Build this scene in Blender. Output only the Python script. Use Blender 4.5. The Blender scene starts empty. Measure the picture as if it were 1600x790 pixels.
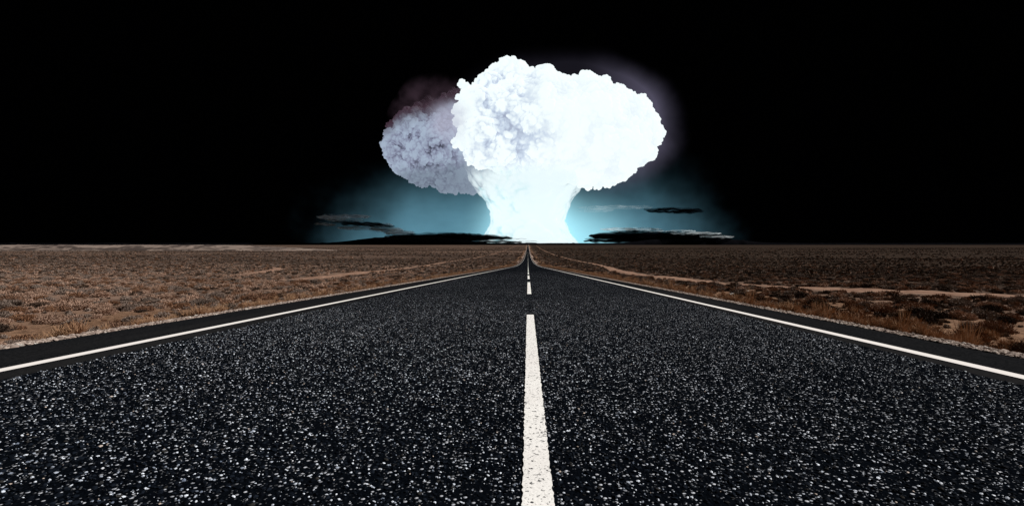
import bpy, bmesh, math, random
import numpy as np
from mathutils import Vector, Matrix, noise
random.seed(7); rng = np.random.default_rng(7)
sc = bpy.context.scene
COL = sc.collection

# ------------------------------------------------------------------ camera
F, VX, HY, H = 750.0, 825.0, 395.0, 0.78       # focal length in photo pixels, vanishing point, eye level, eye height (m)
cd = bpy.data.cameras.new('camera'); cam = bpy.data.objects.new('camera', cd); COL.objects.link(cam)
cd.sensor_width = 36; cd.lens = 36 * F / 1600; cd.shift_x = -(VX - 800) / 1600
cd.clip_start = 0.05; cd.clip_end = 200000
cam.location = (0, 0, H); cam.rotation_euler = (math.pi / 2, 0, 0)
sc.camera = cam
# ------------------------------------------------------------------ colour management
sc.view_settings.view_transform = 'Standard'; sc.view_settings.look = 'None'
sc.view_settings.exposure = 0; sc.view_settings.gamma = 1

# ------------------------------------------------------------------ node helpers
class NT:
    def __init__(s, tree): s.t = tree; s.n = tree.nodes; s.l = tree.links
    def node(s, kind, **kw):
        n = s.n.new(kind)
        for k, v in kw.items(): setattr(n, k, v)
        return n
    def put(s, sock, v):
        if isinstance(v, bpy.types.NodeSocket): s.l.new(v, sock)
        elif v is not None: sock.default_value = v
    def m(s, op, a, b=None, c=None, clamp=False):
        n = s.node('ShaderNodeMath', operation=op, use_clamp=clamp)
        for i, v in enumerate((a, b, c)): s.put(n.inputs[i], v)
        return n.outputs[0]
    def mix(s, f, a, b, mode='MIX'):
        n = s.node('ShaderNodeMix', data_type='RGBA', blend_type=mode)
        for i, v in ((0, f), (6, a), (7, b)):
            if isinstance(v, tuple) and len(v) == 3: v = v + (1,)
            s.put(n.inputs[i], v)
        return n.outputs[2]
    def ramp(s, v, lo, hi, a=0.0, b=1.0, smooth=True):
        n = s.node('ShaderNodeMapRange', interpolation_type='SMOOTHSTEP' if smooth else 'LINEAR')
        for i, x in enumerate((v, lo, hi, a, b)): s.put(n.inputs[i], x)
        return n.outputs[0]
    def noise(s, vec, scale, detail=4, rough=.55, dist=0):
        n = s.node('ShaderNodeTexNoise'); s.put(n.inputs['Vector'], vec)
        n.inputs['Scale'].default_value = scale; n.inputs['Detail'].default_value = detail
        n.inputs['Roughness'].default_value = rough; n.inputs['Distortion'].default_value = dist
        return n.outputs[0]
    def vor(s, vec, scale, feature='F1'):
        n = s.node('ShaderNodeTexVoronoi', feature=feature); s.put(n.inputs['Vector'], vec)
        n.inputs['Scale'].default_value = scale
        return n
    def scale(s, vec, xyz):
        n = s.node('ShaderNodeVectorMath', operation='MULTIPLY'); s.put(n.inputs[0], vec); n.inputs[1].default_value = xyz
        return n.outputs[0]
    def sep(s, vec):
        n = s.node('ShaderNodeSeparateXYZ'); s.put(n.inputs[0], vec); return n.outputs
    def bump(s, h, strength=.5, dist=.02):
        n = s.node('ShaderNodeBump'); n.inputs['Strength'].default_value = strength
        n.inputs['Distance'].default_value = dist; s.put(n.inputs['Height'], h); return n.outputs[0]

# ------------------------------------------------------------------ world: black sky with a teal glow behind the blast
w = bpy.data.worlds.new('World'); sc.world = w; w.use_nodes = True
T = NT(w.node_tree); T.n.clear()
d = T.node('ShaderNodeTexCoord').outputs['Generated']
x, y, z = T.sep(d)[:3]
yy = T.m('MAXIMUM', y, .05)
az = T.m('DIVIDE', x, yy); el = T.m('DIVIDE', z, yy)
front = T.ramp(y, .05, .3)
def ell(cx, cy, rx, ry):      # elliptic radius about a direction of the sky
    a = T.m('DIVIDE', T.m('SUBTRACT', az, cx), rx); b = T.m('DIVIDE', T.m('SUBTRACT', el, cy), ry)
    return T.m('SQRT', T.m('ADD', T.m('MULTIPLY', a, a), T.m('MULTIPLY', b, b)))
nz = T.noise(d, 5, 4)
nz2 = T.noise(T.scale(d, (1, 1, 3)), 14, 3)
r1 = T.m('ADD', ell(-0.005, 0.02, .45, .235), T.m('MULTIPLY', T.m('SUBTRACT', nz, .5), .75))
g1 = T.m('POWER', T.ramp(r1, 1.12, .25, 0, 1, True), 1.25)
g1 = T.m('MULTIPLY', g1, T.m('ADD', .85, T.m('MULTIPLY', nz2, .3)))
g1 = T.m('MULTIPLY', g1, T.ramp(el, .21, .03, .12, 1))
r3 = ell(0.05, 0.0, .25, .17)
g3 = T.m('POWER', T.ramp(r3, 1.0, 0.2, 0, 1), 1.5)
r2 = T.m('ADD', ell(0.068, .262, .222, .152), T.m('MULTIPLY', T.m('SUBTRACT', nz, .5), .34))
g2 = T.m('POWER', T.ramp(r2, 1.24, .92, 0, 1, False), 2.6)
side = T.ramp(az, .1, .3, .10, 1)
g2 = T.m('MULTIPLY', g2, side)
c = T.mix(1, T.mix(g1, (0, 0, 0), (.105, .262, .35)), T.mix(g2, (0, 0, 0), (.085, .078, .12)), 'ADD')
c = T.mix(1, c, T.mix(g3, (0, 0, 0), (.30, .60, .66)), 'ADD')
c = T.mix(front, (0, 0, 0), c)
amb = T.mix(1, c, (.00012, .00013, .00018), 'ADD')
bg = T.node('ShaderNodeBackground'); T.put(bg.inputs[0], amb); bg.inputs[1].default_value = 1
o = T.node('ShaderNodeOutputWorld'); T.l.new(bg.outputs[0], o.inputs[0])

# ------------------------------------------------------------------ sun: low, from the right
sd = bpy.data.lights.new('sun', 'SUN'); sd.energy = 5.0; sd.angle = math.radians(.5); sd.color = (1, .965, .93)
sun = bpy.data.objects.new('sun', sd); COL.objects.link(sun)
sun.rotation_euler = Vector((.75, .12, .64)).to_track_quat('Z', 'Y').to_euler()

# ------------------------------------------------------------------ object helpers
def tag(o, label=None, cat=None, group=None, kind=None):
    if label: o['label'] = label
    if cat: o['category'] = cat
    if group: o['group'] = group
    if kind: o['kind'] = kind
    return o
def link(name, me, mats=(), parent=None, loc=None):
    for m_ in (mats if isinstance(mats, (list, tuple)) else [mats]): me.materials.append(m_)
    o = bpy.data.objects.new(name, me); COL.objects.link(o)
    if parent: o.parent = parent
    if loc is not None: o.location = loc
    return o
def empty(name, loc):
    o = bpy.data.objects.new(name, None); COL.objects.link(o); o.location = loc; o.empty_display_size = .1
    return o
def npmesh(name, V, Fc, smooth=False):
    """V (n,3), Fc (m,k) with k constant"""
    me = bpy.data.meshes.new(name); V = np.asarray(V, np.float32); Fc = np.asarray(Fc, np.int32)
    m_, k = Fc.shape
    me.vertices.add(len(V)); me.vertices.foreach_set('co', V.ravel())
    me.loops.add(m_ * k); me.loops.foreach_set('vertex_index', Fc.ravel())
    me.polygons.add(m_); me.polygons.foreach_set('loop_start', np.arange(0, m_ * k, k, dtype=np.int32))
    me.update(calc_edges=True)
    me.polygons.foreach_set('use_smooth', np.full(m_, smooth)); me.update()
    return me
def vattr(me, name, data):
    a = me.attributes.new(name, 'FLOAT', 'POINT'); a.data.foreach_set('value', np.asarray(data, np.float32))
def mat(name):
    m_ = bpy.data.materials.new(name); m_.use_nodes = True; t = NT(m_.node_tree)
    b = t.n['Principled BSDF']; b.inputs['Roughness'].default_value = .9; b.inputs['Specular IOR Level'].default_value = 0
    return m_, t, b

# ------------------------------------------------------------------ land profile
def sstep(t): t = np.clip(t, 0, 1); return t * t * (3 - 2 * t)
S0, S1 = 120., 5500.
def prof(Y):
    """height of the road along its length: gently down for 150 m, then up the long far slope, level past the crest"""
    Y = np.asarray(Y, float); Yc = np.clip(Y, 1.0, 7000.)
    sy = 412 + H * F / Yc - 29.6 * sstep(np.log(np.maximum(Yc, S0) / S0) / math.log(S1 / S0))
    zz = H - (sy - HY) * Yc / F
    return np.where(Y < 1, -(412 - HY) / F * Y, zz)
EL, ER = -4.9, 4.15          # asphalt edges
CL, CR = -3.55, 3.18         # edges of the coarse chip seal
def bank(X, drop=.6):
    dd = np.where(X < 0, EL - X, X - ER)
    return np.where(dd < 0, -.06, -.012 - drop * sstep((dd - .12) / 1.7))
def rough(X, Y):
    dd = np.where(X < 0, EL - X, X - ER)
    a = sstep((dd - .8) / 3) * np.clip(1.6 - Y / 5000., 0, 1)
    n = (np.sin(X * 1.3 + 2.1 * np.sin(Y * .71)) * np.sin(Y * 1.1 + 1.7 * np.sin(X * .53)) * .05
         + np.sin(X * .31 + 1.3 * np.sin(Y * .17)) * np.sin(Y * .23 + np.sin(X * .21)) * .10)
    return a * n
def land(X, Y): return prof(Y) + bank(X) + rough(X, Y)

# ------------------------------------------------------------------ terrain sheet
def cols():
    c = list(np.arange(3.0, 15, .3)); s = .32
    while c[-1] < 80000: s *= 1.055; c.append(c[-1] + s)
    c = np.array(c); return np.concatenate([-c[::-1], np.linspace(-2, 2, 3), c])
rows = list(np.arange(-30, 4, 2.0)) ; s = .25; yv = 4.
while yv < 60000: rows.append(yv); s = max(.25, yv * .022); yv += s
rows.append(60000.)
XC, YR = cols(), np.array(rows)
gx, gy = np.meshgrid(XC, YR)
gz = land(gx, gy)
V = np.stack([gx, gy, gz], -1).reshape(-1, 3)
nc, nr = len(XC), len(YR)
ii = (np.arange(nr - 1)[:, None] * nc + np.arange(nc - 1)[None]).ravel()
Fq = np.stack([ii, ii + 1, ii + 1 + nc, ii + nc], 1)
m_desert, t, b = mat('desert_soil'); b.inputs['Specular IOR Level'].default_value = 0
P = t.node('ShaderNodeTexCoord').outputs['Object']; px, py, pz = t.sep(P)[:3]
n_big = t.noise(t.scale(P, (.35, 1, 1)), .012, 5, .6); n_mid = t.noise(P, .35, 6, .65); n_fine = t.noise(P, 7, 5, .7)
col = t.mix(t.ramp(n_mid, .35, .68), (.075, .049, .037), (.25, .165, .125))
col = t.mix(t.ramp(n_fine, .4, .72, 0, .6), col, (.26, .175, .13))
# far scrub: dark spots and long low bands of it
v1 = t.vor(P, .45); far = t.ramp(py, 90, 420)
spots = t.ramp(v1.outputs['Distance'], .25, .62, 1, 0)
col = t.mix(t.m('MULTIPLY', spots, t.m('MULTIPLY', far, .62)), col, (.035, .025, .02))
bands = t.noise(t.scale(P, (.0016, .0045, 0)), 1, 7, .68, .4)
col = t.mix(t.m('MULTIPLY', t.ramp(bands, .38, .58), t.m('MULTIPLY', far, .85)), col, (.028, .020, .017))
b2 = t.noise(t.scale(P, (.0007, .0035, 3)), 1, 5, .6, .3)
col = t.mix(t.m('MULTIPLY', t.ramp(b2, .54, .64), t.m('MULTIPLY', far, .5)), col, (.16, .11, .085))
# darker scrub right of the road; light falling off there is painted in too
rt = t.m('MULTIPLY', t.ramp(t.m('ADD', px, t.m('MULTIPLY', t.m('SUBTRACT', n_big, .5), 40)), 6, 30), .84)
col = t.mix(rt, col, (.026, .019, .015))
# verge: gravel bank, then rusty grass litter
dl = t.m('MAXIMUM', t.m('SUBTRACT', EL, px), t.m('SUBTRACT', px, ER))
dn = t.m('ADD', dl, t.m('MULTIPLY', t.m('SUBTRACT', n_mid, .5), 2.2))
orange = t.m('MULTIPLY', t.ramp(dn, 3.2, 4.2), t.ramp(dn, 10, 5.5))
col = t.mix(t.m('MULTIPLY', orange, .8), col, t.mix(t.ramp(n_fine, .35, .65), (.11, .060, .036), (.28, .165, .10)))
v2 = t.vor(P, 28); gcol = t.mix(t.ramp(v2.outputs['Color'], .2, .9), (.18, .125, .10), (.38, .29, .245))
col = t.mix(t.ramp(dn, 3.9, 2.9), col, gcol)
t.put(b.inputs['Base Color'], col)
hh = t.m('ADD', t.m('MULTIPLY', n_mid, .12), t.m('ADD', t.m('MULTIPLY', n_fine, .03), t.m('MULTIPLY', v2.outputs['Distance'], -.012)))
t.put(b.inputs['Normal'], t.bump(hh, .9, 1.0))
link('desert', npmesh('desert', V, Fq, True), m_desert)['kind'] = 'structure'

# ------------------------------------------------------------------ road
def strip(name, x0, x1, y0, y1, up, m_, parent=None, nx=1, thick=0.0, wob=0.0, seed=0):
    ys = [y0]
    while ys[-1] < y1: ys.append(min(y1, ys[-1] + max(.25 if wob else .6, abs(ys[-1]) * .02)))
    ys = np.array(ys); r_ = np.random.default_rng(seed)
    xs = np.linspace(x0, x1, nx + 1)
    X = np.repeat(xs[None], len(ys), 0)
    if wob:
        X[:, 0] += (r_.random(len(ys)) - .5) * 2 * wob; X[:, -1] += (r_.random(len(ys)) - .5) * 2 * wob
    Y = np.repeat(ys[:, None], nx + 1, 1)
    Z = prof(Y) + up
    n = nx + 1; vv = [np.stack([X, Y, Z], -1).reshape(-1, 3)]
    i = (np.arange(len(ys) - 1)[:, None] * n + np.arange(nx)[None]).ravel()
    ff = [np.stack([i, i + 1, i + 1 + n, i + n], 1)]
    if thick:
        base = len(vv[0])
        for e in (0, nx):
            k = np.arange(len(ys)) * n + e
            lo = vv[0][k].copy(); lo[:, 2] -= thick
            vv.append(lo); a = k[:-1]; c_ = k[1:]; q = base + np.arange(len(ys) - 1)
            ff.append(np.stack([a, c_, q + 1, q], 1) if e == 0 else np.stack([c_, a, q, q + 1], 1)); base += len(ys)
    return link(name, npmesh(name, np.concatenate(vv), np.concatenate(ff), False), m_, parent)

m_chip, t, b = mat('chip_seal')
P = t.node('ShaderNodeTexCoord').outputs['Object']; px, py, pz = t.sep(P)[:3]
va = t.vor(P, 62); vb = t.vor(P, 110)
ra = t.sep(va.outputs['Color'])[0]; rb = t.sep(vb.outputs['Color'])[0]
tone = t.mix(t.noise(P, 90, 2), (.34, .40, .50), (.74, .73, .74))
base = t.mix(t.noise(P, 1.2, 5, .6), (.0012, .0018, .0032), (.0035, .0047, .0068))
ca = t.m('MULTIPLY', t.ramp(ra, .84, .96), t.ramp(va.outputs['Distance'], .48, .30))
cb = t.m('MULTIPLY', t.ramp(rb, .80, .97, 0, .35), t.ramp(vb.outputs['Distance'], .45, .3))
wear = t.ramp(t.noise(P, .5, 3), .3, .7, .7, 1.1)
msk = t.m('MULTIPLY', t.m('MAXIMUM', ca, cb), wear)
# pale chips in the colour grow fainter farther down the road
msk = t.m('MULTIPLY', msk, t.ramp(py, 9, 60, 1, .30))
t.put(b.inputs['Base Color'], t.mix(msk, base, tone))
hgt = t.m('ADD', t.m('MULTIPLY', va.outputs['Distance'], -.006), t.m('MULTIPLY', vb.outputs['Distance'], -.003))
t.put(b.inputs['Normal'], t.bump(hgt, .8, 1.0)); b.inputs['Roughness'].default_value = .8
b.inputs['Specular IOR Level'].default_value = 0

m_asph, t, b = mat('smooth_asphalt')
P = t.node('ShaderNodeTexCoord').outputs['Object']; px, py, pz = t.sep(P)[:3]
n1 = t.noise(P, 45, 3, .7); n2 = t.noise(t.scale(P, (2.5, .12, 1)), 1, 4)
colr = t.mix(t.ramp(n1, .35, .7), (.006, .0065, .0075), (.017, .0175, .019))
colr = t.mix(t.ramp(n2, .4, .7, 0, .5), colr, (.025, .024, .024))
b.inputs['Specular IOR Level'].default_value = 0; t.put(b.inputs['Base Color'], colr); t.put(b.inputs['Normal'], t.bump(n1, .5, .004))

m_line, t, b = mat('road_paint')
P = t.node('ShaderNodeTexCoord').outputs['Object']; px, py, pz = t.sep(P)[:3]
v = t.vor(P, 75); rv = t.sep(v.outputs['Color'])[0]
n3 = t.noise(P, 3, 4); n4 = t.noise(P, 60, 2)
pit = t.m('MULTIPLY', t.ramp(t.m('ADD', rv, t.m('MULTIPLY', n3, .22)), .97, 1.03), t.ramp(n4, .45, .58))
pit = t.m('MAXIMUM', pit, t.m('MULTIPLY', t.ramp(t.vor(P, 140).outputs['Distance'], .72, .84), .7))
t.put(b.inputs['Base Color'], t.mix(pit, t.mix(t.ramp(n3, .3, .7), (.86, .84, .81), (.92, .91, .88)), (.05, .05, .055)))
t.put(b.inputs['Normal'], t.bump(t.m('MULTIPLY', v.outputs['Distance'], -.003), .25, 1.0))
m_edge, t, b = mat('edge_paint')
P = t.node('ShaderNodeTexCoord').outputs['Object']
n4 = t.noise(P, 25, 4, .7)
t.put(b.inputs['Base Color'], t.mix(t.ramp(n4, .62, .75, 0, .6), (.86, .82, .79), (.3, .29, .28)))

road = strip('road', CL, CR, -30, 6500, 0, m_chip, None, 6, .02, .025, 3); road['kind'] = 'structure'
sl = strip('road_shoulder', EL, CL + .06, -30, 6500, -.006, m_asph, road, 2, .05, .03, 4)
sr = strip('road_shoulder', CR - .06, ER, -30, 6500, -.006, m_asph, road, 2, .05, .03, 5)
strip('edge_line', -3.95, -3.83, -30, 6500, -.002, m_edge, road, 1)
strip('edge_line', 3.37, 3.49, -30, 6500, -.002, m_edge, road, 1)
def dash(y0, y1, k):
    r_ = np.random.default_rng(k); n = max(6, int((y1 - y0) / (.02 if k < 2 else .4)))
    ys = np.linspace(y0, y1, n); j = .0035 if k < 2 else .002
    L = .033 - .052 + (r_.random(n) - .5) * 2 * j; R = .033 + .052 + (r_.random(n) - .5) * 2 * j
    zz = prof(ys) + .0045
    V = np.concatenate([np.stack([L, ys, zz], 1), np.stack([R, ys, zz], 1)])
    i = np.arange(n - 1); Fd = np.stack([i, i + n, i + n + 1, i + 1], 1)
    V2 = V.copy(); V2[:, 2] -= .0035; 
    lo = np.stack([i + 2 * n, i, i + 1, i + 1 + 2 * n], 1); ro = np.stack([i + n, i + 3 * n, i + 1 + 3 * n, i + 1 + n], 1)
    link('centre_dash', npmesh('centre_dash', np.concatenate([V, V2]), np.concatenate([Fd, lo, ro])), m_line, road)
dash(-1.5, 7.35, 0)
for k in range(98): dash(12.4 + 12.1 * k, 12.4 + 12.1 * k + (8.0 if k < 3 else 8.4), k + 1)

# ------------------------------------------------------------------ dirt tracks draped on the plain
m_track, t, b = mat('track_dirt')
P = t.node('ShaderNodeTexCoord').outputs['Object']
t.put(b.inputs['Base Color'], t.mix(t.ramp(t.noise(P, 1.5, 6, .7), .35, .65), (.18, .105, .075), (.34, .215, .155)))
TR = [('dirt_track', [(44, -80), (46, -60), (49.8, -40.8), (53, -34.8), (66, -38), (84, -46.5), (129, -67), (170, -92)], 1.3),
      ('dirt_track', [(40, -20), (47, -21), (80, -26.5), (122, -33), (220, -46), (360, -60), (600, -65), (950, -68), (2000, -75), (4500, -84)], 1.6),
      ('dirt_track', [(19, 24), (20.5, 19), (22, 16.5), (26.5, 15.9), (30.4, 14.6), (37, 13.6), (57.5, 13.6), (103, 18.6), (180, 29), (300, 38.6), (540, 44), (950, 46), (3200, 55)], 1.45)]
TRACKS = []
for name, pts, hw in TR:
    pts = [Vector((p[1], p[0], 0)) for p in pts]; out = []
    for i in range(len(pts) - 1):
        p0, p1, p2, p3 = pts[max(0, i - 1)], pts[i], pts[i + 1], pts[min(len(pts) - 1, i + 2)]
        ln = (p2 - p1).length; n = int(min(60, max(6, ln / .8)))
        for k in range(n):
            a = k / n
            out.append(.5 * ((2 * p1) + (p2 - p0) * a + (2 * p0 - 5 * p1 + 4 * p2 - p3) * a * a + (3 * p1 - p0 - 3 * p2 + p3) * a ** 3))
    out = np.array([tuple(p)[:2] for p in out]); TRACKS.append((out, hw))
    dv = np.gradient(out, axis=0); dv /= np.linalg.norm(dv, axis=1)[:, None] + 1e-9
    nrm = np.stack([dv[:, 1], -dv[:, 0]], 1); K = 4; VV = []
    for k in range(K + 1):
        off = (k / K * 2 - 1) * hw * (1 + .25 * (rng.random(len(out)) - .5) * (k in (0, K)) * 2)
        q = out + nrm * off[:, None] if np.ndim(off) else out + nrm * off
        up = .05 + out[:, 1] * .0004
        VV.append(np.stack([q[:, 0], q[:, 1], land(q[:, 0], q[:, 1]) + up - (.10 if k in (0, K) else 0)], 1))
    VV = np.stack(VV, 1).reshape(-1, 3)
    i = (np.arange(len(out) - 1)[:, None] * (K + 1) + np.arange(K)[None]).ravel()
    o = link(name, npmesh(name, VV, np.stack([i, i + K + 1, i + K + 2, i + 1], 1), True), m_track); o['kind'] = 'structure'

# ------------------------------------------------------------------ hills
def hills(name, D, x0, x1, n, top, m_, depth, seed, amp, base=None):
    """a low range at distance D; x in photo pixels only sets its bearing, top(x) its crest in pixels"""
    xs = np.linspace(x0, x1, n); r_ = np.random.default_rng(seed); VV = []; R = 9
    for k in range(R):
        f = k / (R - 1); YY = D + depth * (f - .5)
        prof_h = math.sin(math.pi * min(1, f * 1.0)) ** .8
        X = (xs - VX) / F * D + (r_.random(n) - .5) * 0
        zt = H + (HY - top(xs)) / F * D
        zb = float(prof(D)) - 8 if base else float(prof(7000.)) - 60
        Z = zb + (zt - zb) * prof_h * (1 + amp * np.array([noise.noise(Vector((x_ * .11, f * 3, seed))) for x_ in xs]) * (0 if k == R // 2 else 1))
        VV.append(np.stack([X, np.full(n, YY), Z], 1))
    VV = np.stack(VV, 0).reshape(-1, 3)
    i = (np.arange(R - 1)[:, None] * n + np.arange(n - 1)[None]).ravel()
    o = link(name, npmesh(name, VV, np.stack([i, i + 1, i + 1 + n, i + n], 1), True), m_); o['kind'] = 'structure'; return o
m_pale, t, b = mat('pale_badlands')
P = t.node('ShaderNodeTexCoord').outputs['Object']
t.put(b.inputs['Base Color'], t.mix(t.ramp(t.noise(t.scale(P, (.016, .01, .12)), 1, 6, .65, .6), .44, .56), (.075, .058, .052), (.25, .195, .165)))
def nn(xs, sc_, seed): return np.array([noise.noise(Vector((x_ * sc_, seed, 0))) for x_ in np.atleast_1d(xs)])
hills('pale_hills', 1500, -420, 640, 500, lambda xs: 382.5 + 11 * sstep((xs - 330) / 300) + .35 * nn(xs, .05, 3), m_pale, 200, 3, .15, True)
m_dark, t, b = mat('dark_ridge'); b.inputs['Base Color'].default_value = (.004, .004, .005, 1)
hills('dark_hills', 12500, -900, 2600, 900, lambda xs: 379.6 + .8 * nn(xs, .02, 8) - 9.5 * np.exp(-((xs - 640) / 95) ** 4) - 6.5 * np.exp(-((xs - 1085) / 95) ** 4), m_dark, 700, 8, .2)

# ------------------------------------------------------------------ shrubs
def quads(C, A, B):          # centres, half axes -> quad mesh arrays
    V = np.stack([C - A - B, C + A - B, C + A * .35 + B, C - A * .35 + B], 1).reshape(-1, 3)
    return V, np.arange(len(V)).reshape(-1, 4)
def leaf_cloud(n, seed, sz, lumps, flat=.62):
    r_ = np.random.default_rng(seed)
    a = r_.random(lumps) * 6.283; rr = .55 * np.sqrt(r_.random(lumps)); lr = .32 + .28 * r_.random(lumps)
    lc = np.stack([rr * np.cos(a), rr * np.sin(a), .12 + .38 * r_.random(lumps) * flat], 1)
    k = r_.integers(0, lumps, n)
    dirn = r_.normal(size=(n, 3)); dirn /= np.linalg.norm(dirn, axis=1)[:, None]
    rad = lr[k] * (.55 + .5 * r_.random(n))
    C = lc[k] + dirn * rad[:, None] * np.array([1, 1, .8]); C[:, 2] = np.abs(C[:, 2]) * flat / .62
    up = dirn * .7 + np.array([0, 0, .7]) + r_.normal(size=(n, 3)) * .45; up /= np.linalg.norm(up, axis=1)[:, None]
    sd_ = np.cross(up, r_.normal(size=(n, 3))); sd_ /= np.linalg.norm(sd_, axis=1)[:, None]
    s_ = sz * (.6 + .8 * r_.random(n))[:, None]
    return quads(C, sd_ * s_ * .42, up * s_)
def twig_mesh(n, seed, flat=.62, w=.012, lean=.8, h=(.5, .95)):
    r_ = np.random.default_rng(seed); VV, FF = [], []
    for i in range(n):
        a = r_.random() * 6.283; l = lean * r_.random(); hh = h[0] + (h[1] - h[0]) * r_.random()
        p0 = np.array([.12 * math.cos(a), .12 * math.sin(a), -.05]); p2 = np.array([l * math.cos(a), l * math.sin(a), hh * flat / .62])
        p1 = (p0 + p2) / 2 + r_.normal(size=3) * .06 + np.array([0, 0, .06])
        for pa, pb, w0, w1 in ((p0, p1, w, w * .75), (p1, p2, w * .75, w * .25)):
            b_ = len(VV)
            dd = pb - pa; u = np.cross(dd, [0, 0, 1.]) + 1e-6; u /= np.linalg.norm(u); v_ = np.cross(dd, u); v_ /= np.linalg.norm(v_)
            for (p, ww) in ((pa, w0), (pb, w1)):
                for k in range(3):
                    an = k * 2.094; VV.append(p + (u * math.cos(an) + v_ * math.sin(an)) * ww)
            for k in range(3): FF.append((b_ + k, b_ + (k + 1) % 3, b_ + 3 + (k + 1) % 3, b_ + 3 + k))
    return np.array(VV), np.array(FF)
def leafmat(name, c0, c1, c2):
    m_, t, b = mat(name)
    g = t.node('ShaderNodeNewGeometry'); oi = t.node('ShaderNodeObjectInfo')
    c = t.mix(g.outputs['Random Per Island'], c0 + (1,), c1 + (1,))
    c = t.mix(t.ramp(oi.outputs['Random'], .2, 1, 0, .75), c, c2 + (1,))
    t.put(b.inputs['Base Color'], c); b.inputs['Specular IOR Level'].default_value = .05
    return m_
KINDS = {'rust': leafmat('rust_leaf', (.145, .072, .040), (.27, .145, .085), (.22, .13, .09)),
         'tan': leafmat('tan_leaf', (.26, .165, .12), (.47, .32, .24), (.40, .26, .19)),
         'grey': leafmat('grey_leaf', (.13, .10, .082), (.30, .23, .19), (.24, .18, .15)),
         'dark': leafmat('dark_leaf', (.030, .022, .018), (.09, .062, .048), (.12, .075, .05))}
m_twig, t, b = mat('twig_wood'); b.inputs['Base Color'].default_value = (.09, .06, .045, 1)
PR = {}
for ki, (k, m_) in enumerate(KINDS.items()):
    for v_ in range(3):
        V, Q = leaf_cloud(2600, 100 + ki * 10 + v_, .055, 9 + v_, .62)
        me = npmesh(k + '_sagebrush_crown', V, Q); me.materials.append(m_)
        V, Q = twig_mesh(22, 200 + ki * 10 + v_); mt = npmesh('stems', V, Q); mt.materials.append(m_twig)
        PR[k, v_] = (me, mt)
def track_clear(x_, y_):
    ok = np.ones(len(x_), bool)
    for out, hw in TRACKS:
        o_ = out[out[:, 1] < 900][::2]
        for s_ in range(0, len(x_), 4000):
            dd = np.min((x_[s_:s_ + 4000, None] - o_[None, :, 0]) ** 2 + ((y_[s_:s_ + 4000, None] - o_[None, :, 1]) * .8) ** 2, 1)
            ok[s_:s_ + 4000] &= dd > (hw * 1.25) ** 2
    return ok
def scatter(y0, y1, dens):
    A = (y1 - y0) * 2 * 1.22 * y1; n = int(A * dens)
    Y = y0 + (y1 - y0) * rng.random(n); X = (rng.random(n) * 2 - 1) * 1.22 * y1
    k = np.abs(X) < 1.2 * Y + 2
    dd = np.where(X < 0, EL - X, X - ER); k &= dd > .9 + rng.random(n) * .8
    # patchiness
    pt = np.sin(X * .45 + 1.1 * np.sin(Y * .3)) * np.sin(Y * .38 + np.sin(X * .27)); k &= rng.random(n) < .78 + .22 * pt
    if y0 > 100: L_ = y0 / 6; pb = np.sin(X / (L_ * 3) + 1.7 * np.sin(Y / (L_ * 2.1))) * np.sin(Y / L_ + 1.4 * np.sin(X / (L_ * 4))); k &= rng.random(n) < .62 + .45 * pb
    X, Y = X[k], Y[k]; k = track_clear(X, Y); return X[k], Y[k]
X, Y = scatter(6.5, 60, 3.5)
R_ = .15 + .17 * rng.random(len(X)) ** 1.3 + .10 * (rng.random(len(X)) > .9)
R_ *= .88
ordr = np.argsort(-R_ / Y); 
kn = list(KINDS)
def kind_at(x_, y_, u):
    dd = (EL - x_) if x_ < 0 else x_ - ER
    if dd < 6 and u < .40: return 'rust'
    if y_ > 40 and x_ > 0: return kn[0] if u < .10 else kn[1] if u < .20 else kn[2] if u < .48 else kn[3]
    if y_ > 40: return kn[0] if u < .10 else kn[1] if u < .46 - min(.26, y_ / 900) else kn[2] if u < .78 - min(.2, y_ / 900) else kn[3]
    if x_ > 0: return kn[0] if u < .22 else kn[1] if u < .42 else kn[2] if u < .68 else kn[3]
    return kn[0] if u < .22 else kn[1] if u < .62 else kn[2] if u < .88 else kn[3]
near, rest = ordr[:290], ordr[290:]
NM = {'rust': 'rust-orange', 'tan': 'straw-tan', 'grey': 'grey-brown', 'dark': 'dark brown'}
seen = {}
ORD = ['', 'second ', 'third ', 'fourth ', 'fifth ', 'sixth ', 'seventh ', 'eighth ']
protos = {}
for i in near:
    k = kind_at(X[i], Y[i], rng.random()); v_ = int(rng.integers(0, 3)); side = 'left' if X[i] < 0 else 'right'
    key = (k, v_)
    if key not in protos:
        o = empty('sagebrush', (0, 0, 0)); protos[key] = (o, link('crown', PR[key][0], (), o), link('stems', PR[key][1], (), o))
    else:
        o = protos[key][0].copy(); COL.objects.link(o)
        for ch in protos[key][1:]: s_ = ch.copy(); COL.objects.link(s_); s_.parent = o
    r_ = float(R_[i]) * 1.15
    o.location = (X[i], Y[i], float(land(X[i], Y[i])) - .01); o.rotation_euler = (0, 0, rng.random() * 6.28)
    o.scale = (r_ * (.9 + .35 * rng.random()), r_ * (.9 + .35 * rng.random()), r_ * (.8 + .35 * rng.random()))
    c_ = seen.get((k, side), 0); seen[k, side] = c_ + 1
    if c_ < 8: tag(o, f'{NM[k]} sagebrush, {ORD[c_]}most prominent in that colour {side} of the road', 'bush', f'{NM[k]} sagebrush {side} of the road')
    else:
        sz_w = 'broad' if R_[i] > .27 else 'small' if R_[i] < .19 else 'middling'
        wh = 'close to the verge' if abs(X[i]) < 9 else 'on the open plain'
        tag(o, f'{sz_w} {NM[k]} sagebrush {wh} {side} of the road', 'bush', f'{NM[k]} sagebrush {side} of the road')

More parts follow.
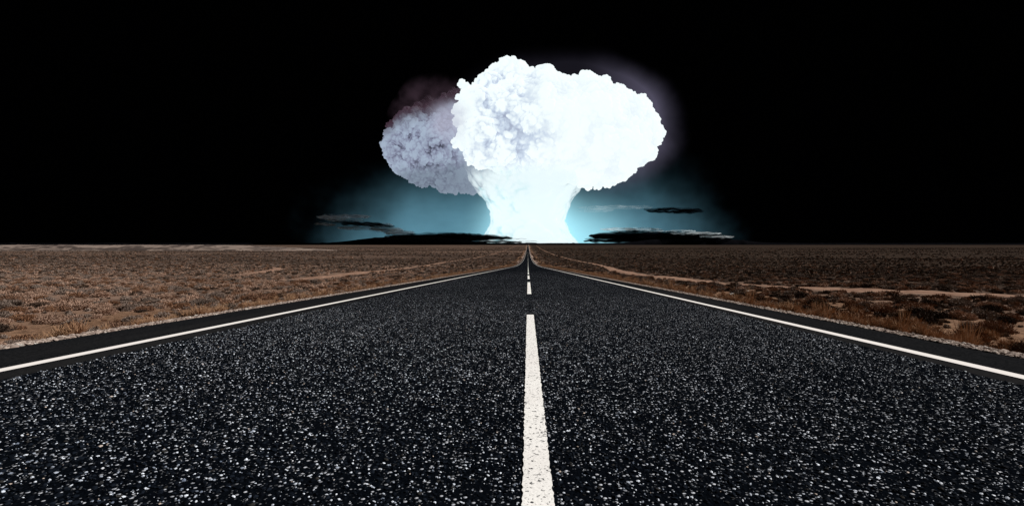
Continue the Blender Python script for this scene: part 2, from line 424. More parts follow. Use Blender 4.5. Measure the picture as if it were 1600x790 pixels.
# the countless rest of the scrub: one object, instanced
def scrub(name, X, Y, R, label, protos_):
    me = bpy.data.meshes.new(name); Z = land(X, Y) - .01
    me.vertices.add(len(X)); me.vertices.foreach_set('co', np.stack([X, Y, Z], 1).astype(np.float32).ravel())
    a = me.attributes.new('size', 'FLOAT', 'POINT'); a.data.foreach_set('value', R.astype(np.float32))
    ix = me.attributes.new('pick', 'INT', 'POINT')
    u = rng.random(len(X)); pk = np.array([kn.index(kind_at(X[j], Y[j], u[j])) for j in range(len(X))], np.int32)
    ix.data.foreach_set('value', pk)
    pc = bpy.data.collections.new(name + '_shapes')
    for q, o in enumerate(protos_): pc.objects.link(o)
    o = link(name, me); tag(o, label, 'scrub', None, 'stuff')
    ng = bpy.data.node_groups.new(name, 'GeometryNodeTree')
    ng.interface.new_socket('Geometry', in_out='INPUT', socket_type='NodeSocketGeometry')
    ng.interface.new_socket('Geometry', in_out='OUTPUT', socket_type='NodeSocketGeometry')
    gi = ng.nodes.new('NodeGroupInput'); go = ng.nodes.new('NodeGroupOutput')
    ip = ng.nodes.new('GeometryNodeInstanceOnPoints'); ci = ng.nodes.new('GeometryNodeCollectionInfo')
    ci.inputs['Collection'].default_value = pc; ci.inputs['Separate Children'].default_value = True; ci.inputs['Reset Children'].default_value = True
    ip.inputs['Pick Instance'].default_value = True
    na = ng.nodes.new('GeometryNodeInputNamedAttribute'); na.data_type = 'FLOAT'; na.inputs[0].default_value = 'size'
    nb = ng.nodes.new('GeometryNodeInputNamedAttribute'); nb.data_type = 'INT'; nb.inputs[0].default_value = 'pick'
    rv = ng.nodes.new('FunctionNodeRandomValue'); rv.data_type = 'FLOAT_VECTOR'; rv.inputs[0].default_value = (0, 0, 0); rv.inputs[1].default_value = (0, 0, 6.28)
    L = ng.links
    L.new(gi.outputs[0], ip.inputs['Points']); L.new(ci.outputs[0], ip.inputs['Instance'])
    L.new(nb.outputs[0], ip.inputs['Instance Index']); L.new(rv.outputs[0], ip.inputs['Rotation']); L.new(na.outputs[0], ip.inputs['Scale'])
    L.new(ip.outputs[0], go.inputs[0])
    md = o.modifiers.new('scatter', 'NODES'); md.node_group = ng
    return o
def proto_set(n, sz, seed, pre):
    L = []
    for q, k in enumerate(kn):
        V, Q = leaf_cloud(n, seed + q, sz, 7, .6); me = npmesh(f'{pre}_{k}', V, Q); me.materials.append(KINDS[k])
        L.append(bpy.data.objects.new(f'{pre}_{q}_{k}', me))
    return L
scrub('desert_scrub', X[rest], Y[rest], R_[rest] * 1.15, 'carpet of small dry shrubs covering the plain past the nearest bushes', proto_set(700, .10, 300, 'shrub'))
XS, YS = scatter(6.5, 32, 6.0)
scrub('low_tufts', XS, YS, .05 + .07 * rng.random(len(XS)), 'tiny dry tufts sprinkled over bare soil between the nearest bushes', proto_set(160, .22, 350, 'tuft'))
X2, Y2 = scatter(60, 160, .75); X3, Y3 = scatter(130, 560, .17); X4, Y4 = scatter(430, 2200, .009)
XX, YY = np.concatenate([X2, X3, X4]), np.concatenate([Y2, Y3, Y4])
RR = np.concatenate([.22 + .22 * rng.random(len(X2)), .25 + .6 * rng.random(len(X3)) ** 2, .5 + 1.5 * rng.random(len(X4))])
print('far scrub', len(XX))
scrub('far_scrub', XX, YY, RR, 'distant brown scrub merging into the plain towards the horizon', proto_set(120, .26, 400, 'farshrub'))

# dry grass tufts along the verges
m_straw = leafmat('straw_blade', (.30, .165, .085), (.44, .29, .19), (.34, .195, .115))
TU = []
for v_ in range(4):
    V, Q = twig_mesh(70, 500 + v_, .62, .022, .75, (.35, 1.0)); me = npmesh('grass_tuft', V, Q); me.materials.append(m_straw); TU.append(me)
tp = {}
ncount = {'left': 0, 'right': 0}
spots = [(ER + .45 + 1.8 * rng.random(), 5.4 + 24 * rng.random() ** 1.3) for _ in range(56)] + [(EL - .5 - 1.3 * rng.random(), 7.5 + 22 * rng.random() ** 1.2) for _ in range(24)]
for x_, y_ in sorted(spots, key=lambda p: p[1]):
    v_ = int(rng.integers(0, 4)); side = 'left' if x_ < 0 else 'right'
    if v_ not in tp: o = tp[v_] = link('grass_tuft', TU[v_])
    else: o = tp[v_].copy(); COL.objects.link(o)
    h_ = .16 + .20 * rng.random() * (1.25 if x_ > 0 else .6)
    o.location = (x_, y_, float(land(x_, y_)) - .01); o.rotation_euler = (0, 0, rng.random() * 6.28); o.scale = (h_ * .55, h_ * .55, h_ * 1.25)
    c_ = ncount[side]; ncount[side] += 1
    tag(o, f'orange dry grass tuft nearest the camera on the {side} verge' if c_ == 0 else f'orange dry grass tuft on the gravel verge {side} of the asphalt', 'grass tuft', f'dry grass tufts on the {side} verge')

n = 3200; Yv = 5.5 + 230 * rng.random(n) ** 2.2; sdv = rng.random(n) < .74; dv_ = .35 + 4.5 * rng.random(n) ** 1.5
Xv = np.where(sdv, ER + dv_, EL - dv_)
sv = proto_set(10, .2, 380, 'straw'); 
for o, me in zip(sv, TU): o.data = me
scrub('verge_grass', Xv, Yv, (.10 + .14 * rng.random(n)) * np.clip(.8 + Yv / 60, 0, 2.2), 'thin orange grass growing all along both verges', sv)
# ------------------------------------------------------------------ stones
ico = bmesh.new(); bmesh.ops.create_icosphere(ico, subdivisions=1, radius=1)
IV = np.array([v.co[:] for v in ico.verts]); IF = np.array([[v.index for v in f.verts] for f in ico.faces]); ico.free()
def stones(name, P, S, m_, rseed, sq=(.75, 1.25), flatz=.6, label=None, parent=None):
    r_ = np.random.default_rng(rseed); n = len(P)
    sx = S * (sq[0] + (sq[1] - sq[0]) * r_.random(n)); sy_ = S * (sq[0] + (sq[1] - sq[0]) * r_.random(n)); sz = S * flatz * (.7 + .6 * r_.random(n))
    loc = IV[None] * (1 + .5 * (r_.random((n, len(IV), 1)) - .5)) * np.stack([sx, sy_, sz], 1)[:, None]
    a = r_.random(n) * 6.283; ca, sa = np.cos(a)[:, None], np.sin(a)[:, None]
    tl = (r_.random(n) - .5)[:, None] * .8
    x_, y_, z_ = loc[..., 0], loc[..., 1], loc[..., 2] + loc[..., 0] * tl
    V = np.stack([x_ * ca - y_ * sa, x_ * sa + y_ * ca, z_], -1) + P[:, None]
    Q = IF[None] + (np.arange(n) * len(IV))[:, None, None]
    me = npmesh(name, V.reshape(-1, 3), Q.reshape(-1, 3)); vattr(me, 'tone', np.repeat(r_.random(n), len(IV)))
    o = link(name, me, m_, parent); o['kind'] = 'stuff'
    if label: o['label'] = label; o['category'] = 'stones'
    return o
def stonemat(name, c0, c1, c2, rgh=.55, spec=.4):
    m_, t, b = mat(name); a = t.node('ShaderNodeAttribute', attribute_name='tone').outputs['Fac']
    c = t.mix(t.ramp(a, 0, .8, 0, 1, False), c0, c1); c = t.mix(t.ramp(a, .94, .97), c, c2)
    t.put(b.inputs['Base Color'], c); b.inputs['Roughness'].default_value = rgh; b.inputs['Specular IOR Level'].default_value = spec
    return m_
m_cp = stonemat('pale_chipping', (.11, .14, .20), (.78, .84, .93), (.52, .43, .37), .5, .35)
m_cd = stonemat('dark_chipping', (.0015, .0022, .004), (.008, .011, .017), (.03, .029, .028), .8, .02)
def roadpts(dens, y0, y1, fall):
    n = int(dens * (y1 - y0) * (CR - CL)); Yp = y0 + (y1 - y0) * rng.random(n); Xp = CL + (CR - CL) * rng.random(n)
    k = (rng.random(n) < np.clip(1 - (Yp - fall) / (y1 - fall), 0, 1) ** 2.6) & (np.abs(Xp) < 1.15 * Yp + .2)
    k &= ~((np.abs(Xp - .033) < .062) & (rng.random(n) > .03))
    return Xp[k], Yp[k]
xp, yp = roadpts(740, 1.1, 16, 1.6)
sz_ = .0022 + .0045 * rng.random(len(xp)) ** 1.8 + .003 * (rng.random(len(xp)) > .97)
stones('pale_chippings', np.stack([xp, yp, prof(yp) + .001], 1), sz_, m_cp, 11, parent=road)
xp, yp = roadpts(1100, 1.1, 8, 2)
sz_ = .005 + .006 * rng.random(len(xp))
stones('dark_chippings', np.stack([xp, yp, prof(yp) + .0005], 1), sz_, m_cd, 12, parent=road)
# gravel spilling along the asphalt edges
m_gr = stonemat('verge_gravel', (.14, .10, .085), (.42, .34, .29), (.6, .55, .5), .85, .1)
for side, ex, sg in (('left', EL, -1), ('right', ER, 1)):
    n = 9000; yg = 3.5 + 45 * rng.random(n) ** 1.7; xg = ex + sg * (-.05 + .22 * rng.random(n) ** 1.3)
    stones('verge_gravel', np.stack([xg, yg, land(xg, yg) + .004 + np.where(np.abs(xg) < abs(ex), .052, 0)], 1), .010 + .020 * rng.random(n) ** 2, m_gr, 20 + sg,
           label=f'strip of pale gravel along the {side} edge of the asphalt')
# pale rocks out in the scrub
m_rock, t, b = mat('pale_rock')
P = t.node('ShaderNodeTexCoord').outputs['Object']
t.put(b.inputs['Base Color'], t.mix(t.ramp(t.noise(P, 8, 5), .35, .65), (.42, .40, .38), (.70, .68, .65)))
for k, (sx_, Yr, rr, lab) in enumerate([(1143, 21.5, .13, 'white rock lying in scrub right of the road, the larger of a pair'), (1168, 24.0, .08, 'small white rock beyond the larger one in scrub right of the road'),
                              (1304, 19.5, .10, 'pale rock near the dirt track at the far right'), (1292, 18.0, .08, 'pale stone in front of dark scrub at the far right'),
                              (302, 27, .13, 'pale boulder among sagebrush at the far left of the plain'), (430, 39, .16, 'whitish boulder in sagebrush between the road and the left track')]):
    bm = bmesh.new(); bmesh.ops.create_icosphere(bm, subdivisions=3, radius=rr)
    for v in bm.verts:
        q = v.co.normalized(); n_ = noise.noise(q * 1.7 + Vector((k * 3, 0, 0))) * .5 + noise.noise(q * 5 + Vector((k, 2, 0))) * .16
        v.co *= 1 + n_; v.co.z *= .65
    me = bpy.data.meshes.new('rock'); bm.to_mesh(me); bm.free()
    x_ = (sx_ - VX) / F * Yr; o = link('rock', me, m_rock, None, (x_, Yr, float(land(x_, Yr)) + rr * .3)); tag(o, lab, 'rock')

# ------------------------------------------------------------------ the mushroom cloud
D = 14000.; S = D / F
def W(px_, py_, dz=0): return Vector(((px_ - VX) * S, dz * S, H + (HY - py_) * S))
def blob_mesh(name, balls, voxel, seed):
    bm = bmesh.new()
    for (bx_, by_, bz_, r_) in balls:
        bmesh.ops.create_icosphere(bm, subdivisions=3, radius=r_ * S, matrix=Matrix.Translation(W(bx_, by_, bz_)))
    me = bpy.data.meshes.new('tmp'); bm.to_mesh(me); bm.free()
    o = bpy.data.objects.new('tmp', me); COL.objects.link(o)
    md = o.modifiers.new('r', 'REMESH'); md.mode = 'VOXEL'; md.voxel_size = voxel * S; md.use_smooth_shade = True
    dg = bpy.context.evaluated_depsgraph_get(); dg.update()
    out = bpy.data.meshes.new_from_object(o.evaluated_get(dg)); out.name = name
    bpy.data.objects.remove(o)
    return out
def billow(me, seed, octs):
    """cauliflower swelling: rounded cells with sharp creases between them, kept also as the attribute 'crease'"""
    n = len(me.vertices); co = np.empty(n * 3, np.float32); me.vertices.foreach_get('co', co); co = co.reshape(-1, 3)
    crease = np.zeros(n)
    for (size, amp, wt) in octs:
        nr_ = np.empty(n * 3, np.float32); me.vertices.foreach_get('normal', nr_); nr_ = nr_.reshape(-1, 3)
        dsp = np.empty(n)
        for i in range(n):
            p = Vector(co[i]) / (size * S) + Vector((seed, seed * 2.3, 0))
            p += noise.noise_vector(p * .7) * .3
            v1_ = abs(noise.noise(p)) * 2.0; v2_ = abs(noise.noise(p * 2.1 + Vector((9, 1, 4)))) * 2.0
            if size > 15:
                dd, _ = noise.voronoi(p, distance_metric='DISTANCE'); dsp[i] = 1 - min(1, dd[0] * 1.2) ** 2
            else: dsp[i] = min(1.1, v1_ * .7 + v2_ * .3 + .12)
        co = co + nr_ * ((dsp - .5) * amp * S)[:, None]; crease += (dsp - .5) * wt
        me.vertices.foreach_set('co', co.astype(np.float32).ravel()); me.update()
    vattr(me, 'crease', crease)
def surf_lumps(balls, n, r0, r1, seed, keep=lambda b: True):
    r_ = random.Random(seed); out = []
    while len(out) < n:
        b_ = r_.choice(balls); a = r_.random() * 6.283; ph = math.acos(r_.uniform(-1, .6))
        q = (b_[0] + b_[3] * math.sin(ph) * math.cos(a), b_[1] + b_[3] * math.sin(ph) * math.sin(a), b_[2] - b_[3] * abs(math.cos(ph)) * .8, r_.uniform(r0, r1))
        # keep inside the hull outline
        if keep(q): out.append(q)
    return out
cloud = empty('mushroom_cloud', (0, D, float(prof(7000.)))); tag(cloud, 'huge glowing white mushroom cloud of an explosion standing behind the end of the road', 'mushroom cloud')
base_z = float(prof(7000.))
CORE = [(800, 200, 0, 72), (860, 205, 0, 84), (920, 208, 0, 80), (962, 208, 5, 66), (765, 205, -20, 48), (752, 185, -42, 30), (752, 222, -46, 30), (840, 150, 10, 40), (895, 165, 0, 44), (770, 155, 0, 38),
        (800, 118, 5, 28), (855, 122, 5, 22), (750, 240, -30, 34), (950, 262, -5, 30), (985, 235, 0, 36), (925, 160, 0, 38)]
EDGE = [(797, 107, 0, 17), (812, 108, 5, 15), (775, 116, 0, 13), (762, 120, -4, 13), (850, 116, 0, 15), (868, 122, 0, 15), (838, 116, 5, 9), (884, 132, 0, 13), (900, 132, 0, 13), (918, 136, 0, 13), (945, 132, 0, 13), (963, 138, 0, 14), (975, 152, 0, 15), (1000, 160, 0, 16), (1008, 176, 0, 15), (1014, 190, 0, 16), (1019, 210, 0, 16), (1012, 232, 0, 16), (1002, 248, 0, 14), (986, 262, 0, 13), (972, 276, 0, 13), (955, 284, 0, 13), (935, 286, 0, 11), (917, 286, 0, 11), (743, 132, 0, 13), (728, 146, -35, 13), (722, 164, -35, 14), (724, 189, -58, 14), (722, 210, -58, 15), (724, 235, -58, 15), (738, 252, -58, 15), (758, 258, -58, 13), (778, 254, -38, 14), (797, 252, -50, 16), (735, 154, -35, 14), (990, 200, -20, 30), (735, 200, -55, 20), (738, 225, -58, 20), (770, 248, -58, 18)]
OX = [690, 716, 721, 731, 750, 757, 775, 785, 797, 812, 827, 838, 850, 866, 881, 900, 920, 934, 945, 965, 978, 990, 1004, 1014, 1020, 1034, 1038, 1050]
OY = [300, 172, 150, 132, 122, 102, 98, 88, 85, 90, 108, 100, 97, 102, 122, 115, 118, 122, 115, 120, 140, 138, 140, 152, 172, 190, 212, 320]
BX = [690, 716, 722, 740, 760, 800, 880, 905, 935, 960, 985, 1000, 1018, 1030, 1038, 1050]
BY = [150, 200, 250, 268, 275, 290, 300, 299, 298, 295, 280, 266, 254, 236, 215, 100]
def inhull(q):
    for k in range(16):
        a = k * math.pi / 8; x_ = q[0] + (q[3] + 4) * math.cos(a); y_ = q[1] + (q[3] + 4) * math.sin(a)
        if y_ < np.interp(x_, OX, OY) or y_ > np.interp(x_, BX, BY): return False
    return True
def fit(q):          # shrink a ball until it stays inside the outline
    x_, y_, z_, r_ = q
    while r_ > 6 and not inhull((x_, y_, z_, r_ - 1.5)): r_ -= 1
    return (x_, y_, z_, r_)
cap_balls = [fit(q) for q in CORE + EDGE + [(742, 200, -50, 24), (744, 175, -45, 22), (745, 228, -54, 22), (733, 156, -20, 14), (900, 240, -20, 50), (960, 240, -10, 45)]]
cap_balls += surf_lumps(CORE, 110, 7, 20, 5, inhull)
cap = blob_mesh('glowing_cap', cap_balls, 1.2, 1)
billow(cap, 3.1, [(34, 9, .9), (15, 5.5, .9), (6.5, 2.6, .5)])
LOBE_C = [(690, 225, 25, 62), (650, 220, 20, 44), (720, 240, 15, 48), (740, 200, 30, 60), (630, 228, 15, 28), (700, 265, 15, 30), (730, 265, 15, 30), (665, 180, 30, 32), (715, 175, 30, 42)]
LOBE_E = [(610, 215, 10, 12), (608, 226, 10, 10), (614, 240, 8, 12), (624, 254, 8, 12), (634, 262, 6, 13), (648, 270, 6, 14), (662, 276, 6, 13), (676, 280, 6, 13), (690, 283, 6, 13),
          (706, 285, 6, 12), (722, 286, 6, 11), (738, 284, 4, 13), (620, 198, 16, 16), (636, 186, 20, 18), (650, 205, -5, 26), (690, 235, -22, 26), (715, 270, -8, 18), (668, 255, -12, 20)]
inl = lambda q: ((q[0] - 690) / (92 - q[3] * .6)) ** 2 + ((q[1] - 228) / (66 - q[3] * .6)) ** 2 < 1
lobe = blob_mesh('ash_lobe', LOBE_C + LOBE_E + surf_lumps(LOBE_C, 60, 9, 20, 9, inl), 1.0, 2)
billow(lobe, 8.7, [(26, 9, .8), (13, 7.0, 1.1), (5.5, 3.0, .7)])
# stem: a turned column flaring at the top and the foot
STEM = []
for k in range(26):
    f = k / 25; py_ = 262 + f * 124
    xl = np.interp(py_, [262, 297, 330, 346, 366, 390], [722, 746, 768, 766, 760, 742]); xr = np.interp(py_, [262, 300, 330, 345, 360, 378, 390], [925, 903, 887, 880, 888, 900, 906])
    r_ = (xr - xl) / 2 - 3; STEM.append(((xl + xr) / 2, py_, 0, r_))
STEM_L = []
rr_ = random.Random(4)
for k in range(70):
    q = rr_.choice(STEM); a = rr_.uniform(3.3, 6.1); STEM_L.append((q[0] + q[3] * math.cos(a) * .93, q[1], q[3] * math.sin(a) * .93, rr_.uniform(5, 11)))
def column_mesh(name):
    bm = bmesh.new(); rings = []
    N = 160
    for k in range(110):
        f = k / 109; py_ = 262 + f * 130
        xl = np.interp(py_, [262, 297, 315, 330, 346, 366, 392], [722, 746, 757, 767, 766, 760, 742]); xr = np.interp(py_, [262, 300, 315, 330, 345, 360, 378, 392], [925, 903, 893, 886, 880, 887, 899, 906])
        cx_, rx_ = (xl + xr) / 2, (xr - xl) / 2 ; ring = []
        for j in range(N):
            a = j / N * 2 * math.pi; ring.append(bm.verts.new(W(cx_ + rx_ * math.cos(a), py_, rx_ * math.sin(a) * .9)))
        rings.append(ring)
    for k in range(109):
        for j in range(N): bm.faces.new((rings[k][j], rings[k][(j + 1) % N], rings[k + 1][(j + 1) % N], rings[k + 1][j]))
    bmesh.ops.recalc_face_normals(bm, faces=bm.faces)
    for f_ in bm.faces: f_.smooth = True
    me = bpy.data.meshes.new(name); bm.to_mesh(me); bm.free(); return me
stem = column_mesh('stem')
billow(stem, 5.2, [(26, 6, .4), (12, 1.6, .3)])

def emitmat(name, hot, cool, deep, e_hot, e_cool, lo, hi, grad=None, rim=None):
    """emissive gas or smoke; shade in the creases between billows is painted as dimmer emission"""
    m_, t, b = mat(name); a = t.node('ShaderNodeAttribute', attribute_name='crease').outputs['Fac']
    P = t.node('ShaderNodeTexCoord').outputs['Object']
    n1 = t.noise(P, .9 / (S * 30), 5, .6); n2 = t.noise(P, 1 / (S * 6), 4, .6)
    glow_level = t.m('ADD', t.ramp(a, lo, hi), t.m('MULTIPLY', t.m('SUBTRACT', n2, .5), .22), clamp=True)
    if grad is not None:
        g = grad(t, P, n1); 
        glow_level = t.m('MAXIMUM', glow_level, g) if False else t.m('ADD', t.m('MULTIPLY', glow_level, t.m('SUBTRACT', 1, g)), g, clamp=True)
    c = t.mix(t.ramp(glow_level, 0, .45, 0, 1, False), deep, cool); c = t.mix(t.ramp(glow_level, .45, 1, 0, 1, False), c, hot)
    st = t.ramp(glow_level, 0, 1, e_cool, e_hot, False)
    t.put(b.inputs['Emission Color'], c); t.put(b.inputs['Emission Strength'], st)
    b.inputs['Base Color'].default_value = (.06, .06, .07, 1); b.inputs['Roughness'].default_value = 1; b.inputs['Specular IOR Level'].default_value = 0
    m_.cycles.emission_sampling = 'NONE'
    return m_, t, b
def g_cap(t, P, n1):
    x_, y_, z_ = t.sep(P)[:3]
    xw = t.m('ADD', x_, t.m('MULTIPLY', t.m('SUBTRACT', n1, .5), 130 * S))
    g = t.m('MAXIMUM', t.ramp(xw, -45 * S, 55 * S, 0, .82), t.m('MULTIPLY', t.ramp(t.m('ABSOLUTE', t.m('ADD', xw, 100 * S)), 34 * S, 6 * S), .85))
    g = t.m('MAXIMUM', g, t.ramp(z_, (HY - 128) * S, (HY - 104) * S, 0, .8))
    gz_ = t.ramp(z_, (HY - 275) * S, (HY - 300) * S)
    return t.m('MAXIMUM', g, gz_)
m_cap, _, _ = emitmat('white_hot_gas', (.90, .99, 1), (.60, .70, .84), (.36, .41, .55), 1.04, .88, -.9, .60, g_cap)
t = NT(m_cap.node_tree); lw = t.node('ShaderNodeLayerWeight'); lw.inputs[0].default_value = .5
t.put(t.n['Principled BSDF'].inputs['Alpha'], t.ramp(lw.outputs['Facing'], 1.0, .68))
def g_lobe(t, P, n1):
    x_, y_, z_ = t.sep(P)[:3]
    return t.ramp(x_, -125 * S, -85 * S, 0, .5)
m_lobe, _, _ = emitmat('ash_cloud', (.37, .45, .57), (.25, .275, .39), (.05, .055, .085), 1.0, .85, -.95, .75, g_lobe)  # grey smoke; the scattered light on it is put in as emission
m_stem, t, b = emitmat('stem_gas', (.84, .97, 1), (.50, .86, .93), (.28, .64, .74), 1.0, .8, -.5, .1, lambda t, P, n1: t.ramp(t.m('ADD', t.sep(P)[0], t.m('MULTIPLY', t.m('SUBTRACT', n1, .5), 40 * S)), -70 * S, 25 * S, 0, 1))
lw = t.node('ShaderNodeLayerWeight'); lw.inputs[0].default_value = .35
P = t.node('ShaderNodeTexCoord').outputs['Object']
fz = t.ramp(t.m('ADD', t.sep(P)[2], t.m('MULTIPLY', t.m('SUBTRACT', t.noise(P, 1 / (S * 14), 4), .5), 18 * S)), (HY - 264) * S, (HY - 288) * S)
t.put(b.inputs['Alpha'], t.m('MULTIPLY', t.ramp(lw.outputs['Facing'], .99, .05), fz))
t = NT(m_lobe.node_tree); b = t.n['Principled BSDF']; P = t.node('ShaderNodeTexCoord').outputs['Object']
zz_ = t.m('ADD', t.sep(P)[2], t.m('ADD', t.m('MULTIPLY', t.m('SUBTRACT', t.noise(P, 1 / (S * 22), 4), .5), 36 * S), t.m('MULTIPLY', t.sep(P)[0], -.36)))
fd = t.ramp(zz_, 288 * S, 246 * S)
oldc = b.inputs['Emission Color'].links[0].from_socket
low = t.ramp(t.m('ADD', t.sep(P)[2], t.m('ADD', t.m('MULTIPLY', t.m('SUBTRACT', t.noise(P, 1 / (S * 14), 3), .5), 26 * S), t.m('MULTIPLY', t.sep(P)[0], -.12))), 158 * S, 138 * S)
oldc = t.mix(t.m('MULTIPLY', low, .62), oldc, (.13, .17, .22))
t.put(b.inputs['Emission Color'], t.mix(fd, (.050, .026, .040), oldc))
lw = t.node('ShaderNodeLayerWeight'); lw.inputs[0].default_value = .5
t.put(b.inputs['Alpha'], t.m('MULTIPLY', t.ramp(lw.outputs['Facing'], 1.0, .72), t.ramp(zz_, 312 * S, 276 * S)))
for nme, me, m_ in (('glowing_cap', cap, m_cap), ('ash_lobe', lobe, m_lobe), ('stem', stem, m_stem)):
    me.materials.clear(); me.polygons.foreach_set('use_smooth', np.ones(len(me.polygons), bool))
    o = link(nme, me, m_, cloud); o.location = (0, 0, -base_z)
# thin maroon smoke trailing off the upper left of the cap: emitting, absorbing volume
def volblob(name, balls, color, dens, nscale, parent, lo, hi, em, centre, rad):
    me = blob_mesh(name, balls, 4, 0); m_ = bpy.data.materials.new(name); m_.use_nodes = True; t = NT(m_.node_tree); t.n.clear()
    P = t.node('ShaderNodeTexCoord').outputs['Object']
    n_ = t.noise(P, 1 / (S * nscale), 4, .55, .3)
    q = t.node('ShaderNodeVectorMath', operation='SUBTRACT'); t.put(q.inputs[0], P); q.inputs[1].default_value = W(*centre)
    q2 = t.scale(q.outputs[0], tuple(1 / (S * r_) for r_ in rad)); ln = t.node('ShaderNodeVectorMath', operation='LENGTH'); t.put(ln.inputs[0], q2)
    fall = t.ramp(ln.outputs['Value'], 1, .25)
    dd = t.m('MULTIPLY', t.m('MULTIPLY', t.ramp(n_, lo, hi), fall), dens / S)
    pv = t.node('ShaderNodeVolumePrincipled'); pv.inputs['Color'].default_value = (0, 0, 0, 1); t.put(pv.inputs['Density'], dd)
    pv.inputs['Emission Color'].default_value = color + (1,); t.put(pv.inputs['Emission Strength'], t.m('MULTIPLY', dd, em))
    o_ = t.node('ShaderNodeOutputMaterial'); t.l.new(pv.outputs[0], o_.inputs['Volume'])
    me.materials.clear()
    o = link(name, me, m_, parent); o.location = (0, 0, -base_z) if parent else (0, D, 0); return o
volblob('smoke_veil', [(668, 165, 0, 48), (700, 150, 0, 44), (645, 185, 0, 40), (730, 130, 0, 34)], (.050, .031, .043), .032, 20, cloud, .36, .70, 1.0, (678, 168, -12), (84, 56, 50))
volblob('smoke_veil', [(718, 185, -62, 42), (712, 225, -62, 40), (722, 258, -62, 28)], (.46, .47, .60), .030, 16, cloud, .22, .7, 1.0, (716, 210, -66), (46, 70, 36))

def glowveil(name, centre, rad, inner, color, em, parent):      # thin glowing gas round the hot body, fading outwards
    bm = bmesh.new(); bmesh.ops.create_icosphere(bm, subdivisions=4, radius=1, matrix=Matrix.Translation(W(*centre)) @ Matrix.Diagonal((rad[0] * S, rad[2] * S, rad[1] * S, 1)))
    me = bpy.data.meshes.new(name); bm.to_mesh(me); bm.free()
    m_ = bpy.data.materials.new(name); m_.use_nodes = True; t = NT(m_.node_tree); t.n.clear()
    P = t.node('ShaderNodeTexCoord').outputs['Object']
    q = t.node('ShaderNodeVectorMath', operation='SUBTRACT'); t.put(q.inputs[0], P); q.inputs[1].default_value = W(*centre)
    q2 = t.scale(q.outputs[0], (1 / (S * rad[0]), 1 / (S * rad[2]), 1 / (S * rad[1]))); ln = t.node('ShaderNodeVectorMath', operation='LENGTH'); t.put(ln.inputs[0], q2)
    f = t.m('POWER', t.ramp(ln.outputs['Value'], .97, inner, 0, 1, False), 1.6)
    f = t.m('MULTIPLY', f, t.ramp(t.noise(P, 1 / (S * 30), 3), .3, .7, .6, 1.3))
    e = t.node('ShaderNodeEmission'); e.inputs[0].default_value = color + (1,); t.put(e.inputs[1], t.m('MULTIPLY', f, em / S))
    o_ = t.node('ShaderNodeOutputMaterial'); t.l.new(e.outputs[0], o_.inputs['Volume'])
    o = link(name, me, m_, parent); o.location = (0, 0, -base_z); return o
glowveil('stem_glow', (824, 340, 0), (105, 105, 100), .25, (.45, .85, .95), .007, cloud)
# ------------------------------------------------------------------ streaky clouds low over the horizon
def streak_mesh(name, pts, Dc, seed, thick):
    """flat lens pieces (x, y, half length, half height in photo pixels) at distance Dc fused into one bank"""
    Sc = Dc / F; bm = bmesh.new()
    for (cx_, cy_, hl, hh_) in pts:
        bmesh.ops.create_icosphere(bm, subdivisions=5, radius=1, matrix=Matrix.Translation(((cx_ - VX) * Sc, 0, H + (HY - cy_) * Sc)) @ Matrix.Diagonal((hl * Sc, min(hl, 26) * Sc * thick, hh_ * Sc, 1)))
    for v in bm.verts:
        p = v.co / Sc; q = Vector((p.x * .06, p.y * .06, cy_ * .03)) + Vector((seed, 0, 0))
        v.co += Vector((noise.noise(q * .8) * 4, 0, noise.noise(q * 1.7 + Vector((5, 0, 0))) * 1.7 )) * Sc
    me = bpy.data.meshes.new(name); bm.to_mesh(me); bm.free()
    for p in me.polygons: p.use_smooth = True
    return me, Sc
def streakmat(name, col_, soft, strength, alpha=1.0):
    m_, t, b = mat(name); P = t.node('ShaderNodeTexCoord').outputs['Object']
    Sc = 13500 / F
    n_ = t.noise(t.scale(P, (.035 / Sc, .035 / Sc, .13 / Sc)), 1, 2, .5, .3)
    lw = t.node('ShaderNodeLayerWeight'); lw.inputs[0].default_value = .5
    fac = t.ramp(lw.outputs['Facing'], 1, soft)
    al = t.m('MULTIPLY', fac, t.ramp(n_, strength[0], strength[1], 0, alpha))
    df = t.node('ShaderNodeBsdfDiffuse'); df.inputs[0].default_value = col_ + (1,); tl = t.node('ShaderNodeBsdfTranslucent'); tl.inputs[0].default_value = col_ + (1,)
    m1 = t.node('ShaderNodeMixShader'); m1.inputs[0].default_value = .5; t.l.new(df.outputs[0], m1.inputs[1]); t.l.new(tl.outputs[0], m1.inputs[2])
    tr = t.node('ShaderNodeBsdfTransparent'); m2 = t.node('ShaderNodeMixShader'); t.put(m2.inputs[0], al)
    t.l.new(tr.outputs[0], m2.inputs[1]); t.l.new(m1.outputs[0], m2.inputs[2]); t.l.new(m2.outputs[0], t.n['Material Output'].inputs['Surface']); t.n.remove(b)
    return m_
m_dcl = streakmat('dark_cloud', (.003, .003, .005), .35, (.0, .30))  # unlit look of the silhouetted clouds is put into a near-black colour
m_pcl = streakmat('pale_cloud', (.90, .97, 1.0), .25, (.22, .55), 1.0)
m_fcl = streakmat('faint_cloud', (.9, .97, 1.0), .25, (.22, .6), .30)
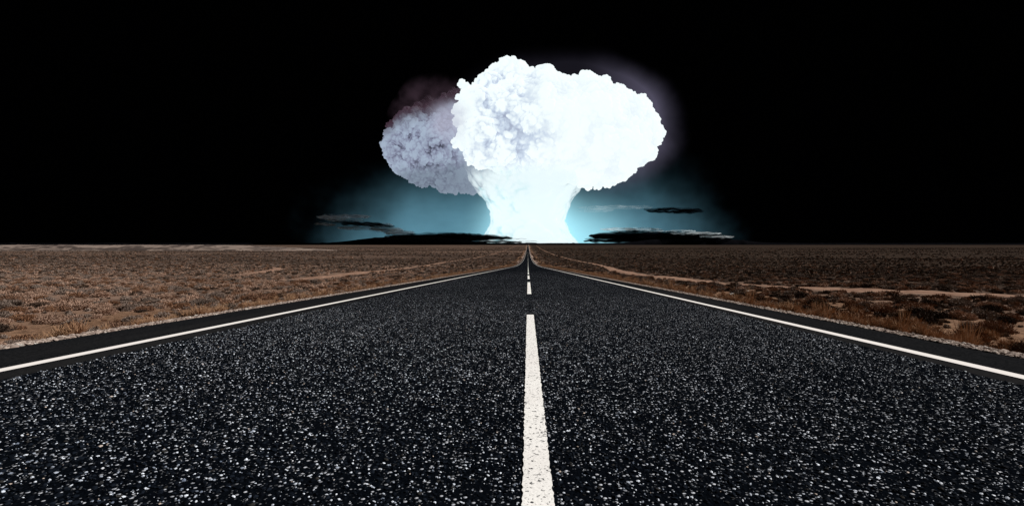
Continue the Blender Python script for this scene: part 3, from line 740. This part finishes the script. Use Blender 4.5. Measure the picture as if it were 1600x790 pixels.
def bankobj(name, pts, Dc, m_, seed, label, grp=None):
    me, Sc = streak_mesh(name, pts, Dc, seed, 1.0)
    x0 = float(np.mean([p[0] for p in pts])); o = link(name, me, m_, None, (0, Dc, 0)); tag(o, label, 'cloud', grp); return o
bankobj('cloud_bank', [(690, 371, 85, 8), (660, 374, 60, 7), (740, 372, 60, 7), (780, 378, 45, 3.4), (810, 380, 40, 2), (640, 369, 40, 3), (800, 373, 28, .9), (818, 377, 26, .8), (720, 366, 35, 2.2)], 13000, m_dcl, 1, 'long black cloud bank low on the horizon left of the glowing column')
bankobj('lens_cloud', [(568, 350, 34, 3.8), (540, 347, 22, 1.6), (598, 353, 20, 2.2)], 13200, m_dcl, 2, 'small black lens cloud at the left end of the glow, above the pale wisps')
bankobj('cloud_bank', [(1010, 369, 92, 9), (1060, 370, 74, 8), (1000, 376, 90, 5), (1090, 375, 60, 4), (975, 368, 50, 4.5), (1100, 373, 45, 3), (950, 373, 38, 1.6), (985, 362, 32, 2)], 13000, m_dcl, 3, 'long black cloud bank low on the horizon right of the glowing column')
bankobj('lens_cloud', [(1053, 329, 44, 4), (1075, 331, 24, 2.4), (1028, 327, 22, 1.6)], 13200, m_dcl, 4, 'black lens cloud floating alone in the glow right of the column, under the cap')
bankobj('cloud_wisp', [(520, 340, 26, 4.5), (552, 338, 28, 3), (508, 350, 18, 3), (540, 344, 30, 2)], 13600, m_pcl, 5, 'pale wisp of cloud at the far left end of the glow, above the lens cloud')
bankobj('cloud_wisp', [(560, 356, 34, 3.4), (604, 359, 26, 5), (624, 364, 22, 5), (588, 351, 24, 3)], 13600, m_pcl, 6, 'pale torn wisp of cloud below the left lens cloud')
bankobj('cloud_wisp', [(985, 358, 46, 2.6), (1010, 360, 32, 2)], 13600, m_pcl, 7, 'pale streak of cloud along the top of the right black bank')
bankobj('cloud_wisp', [(1085, 365, 40, 2.6), (1118, 370, 28, 2.2), (1062, 361, 24, 1.4)], 12700, m_pcl, 8, 'pale wisp of cloud at the right end of the right black bank')
bankobj('cloud_wisp', [(960, 324, 60, 1.5), (930, 329, 30, 1.0)], 13600, m_fcl, 9, 'faint thin streak of cloud left of the right lens cloud')
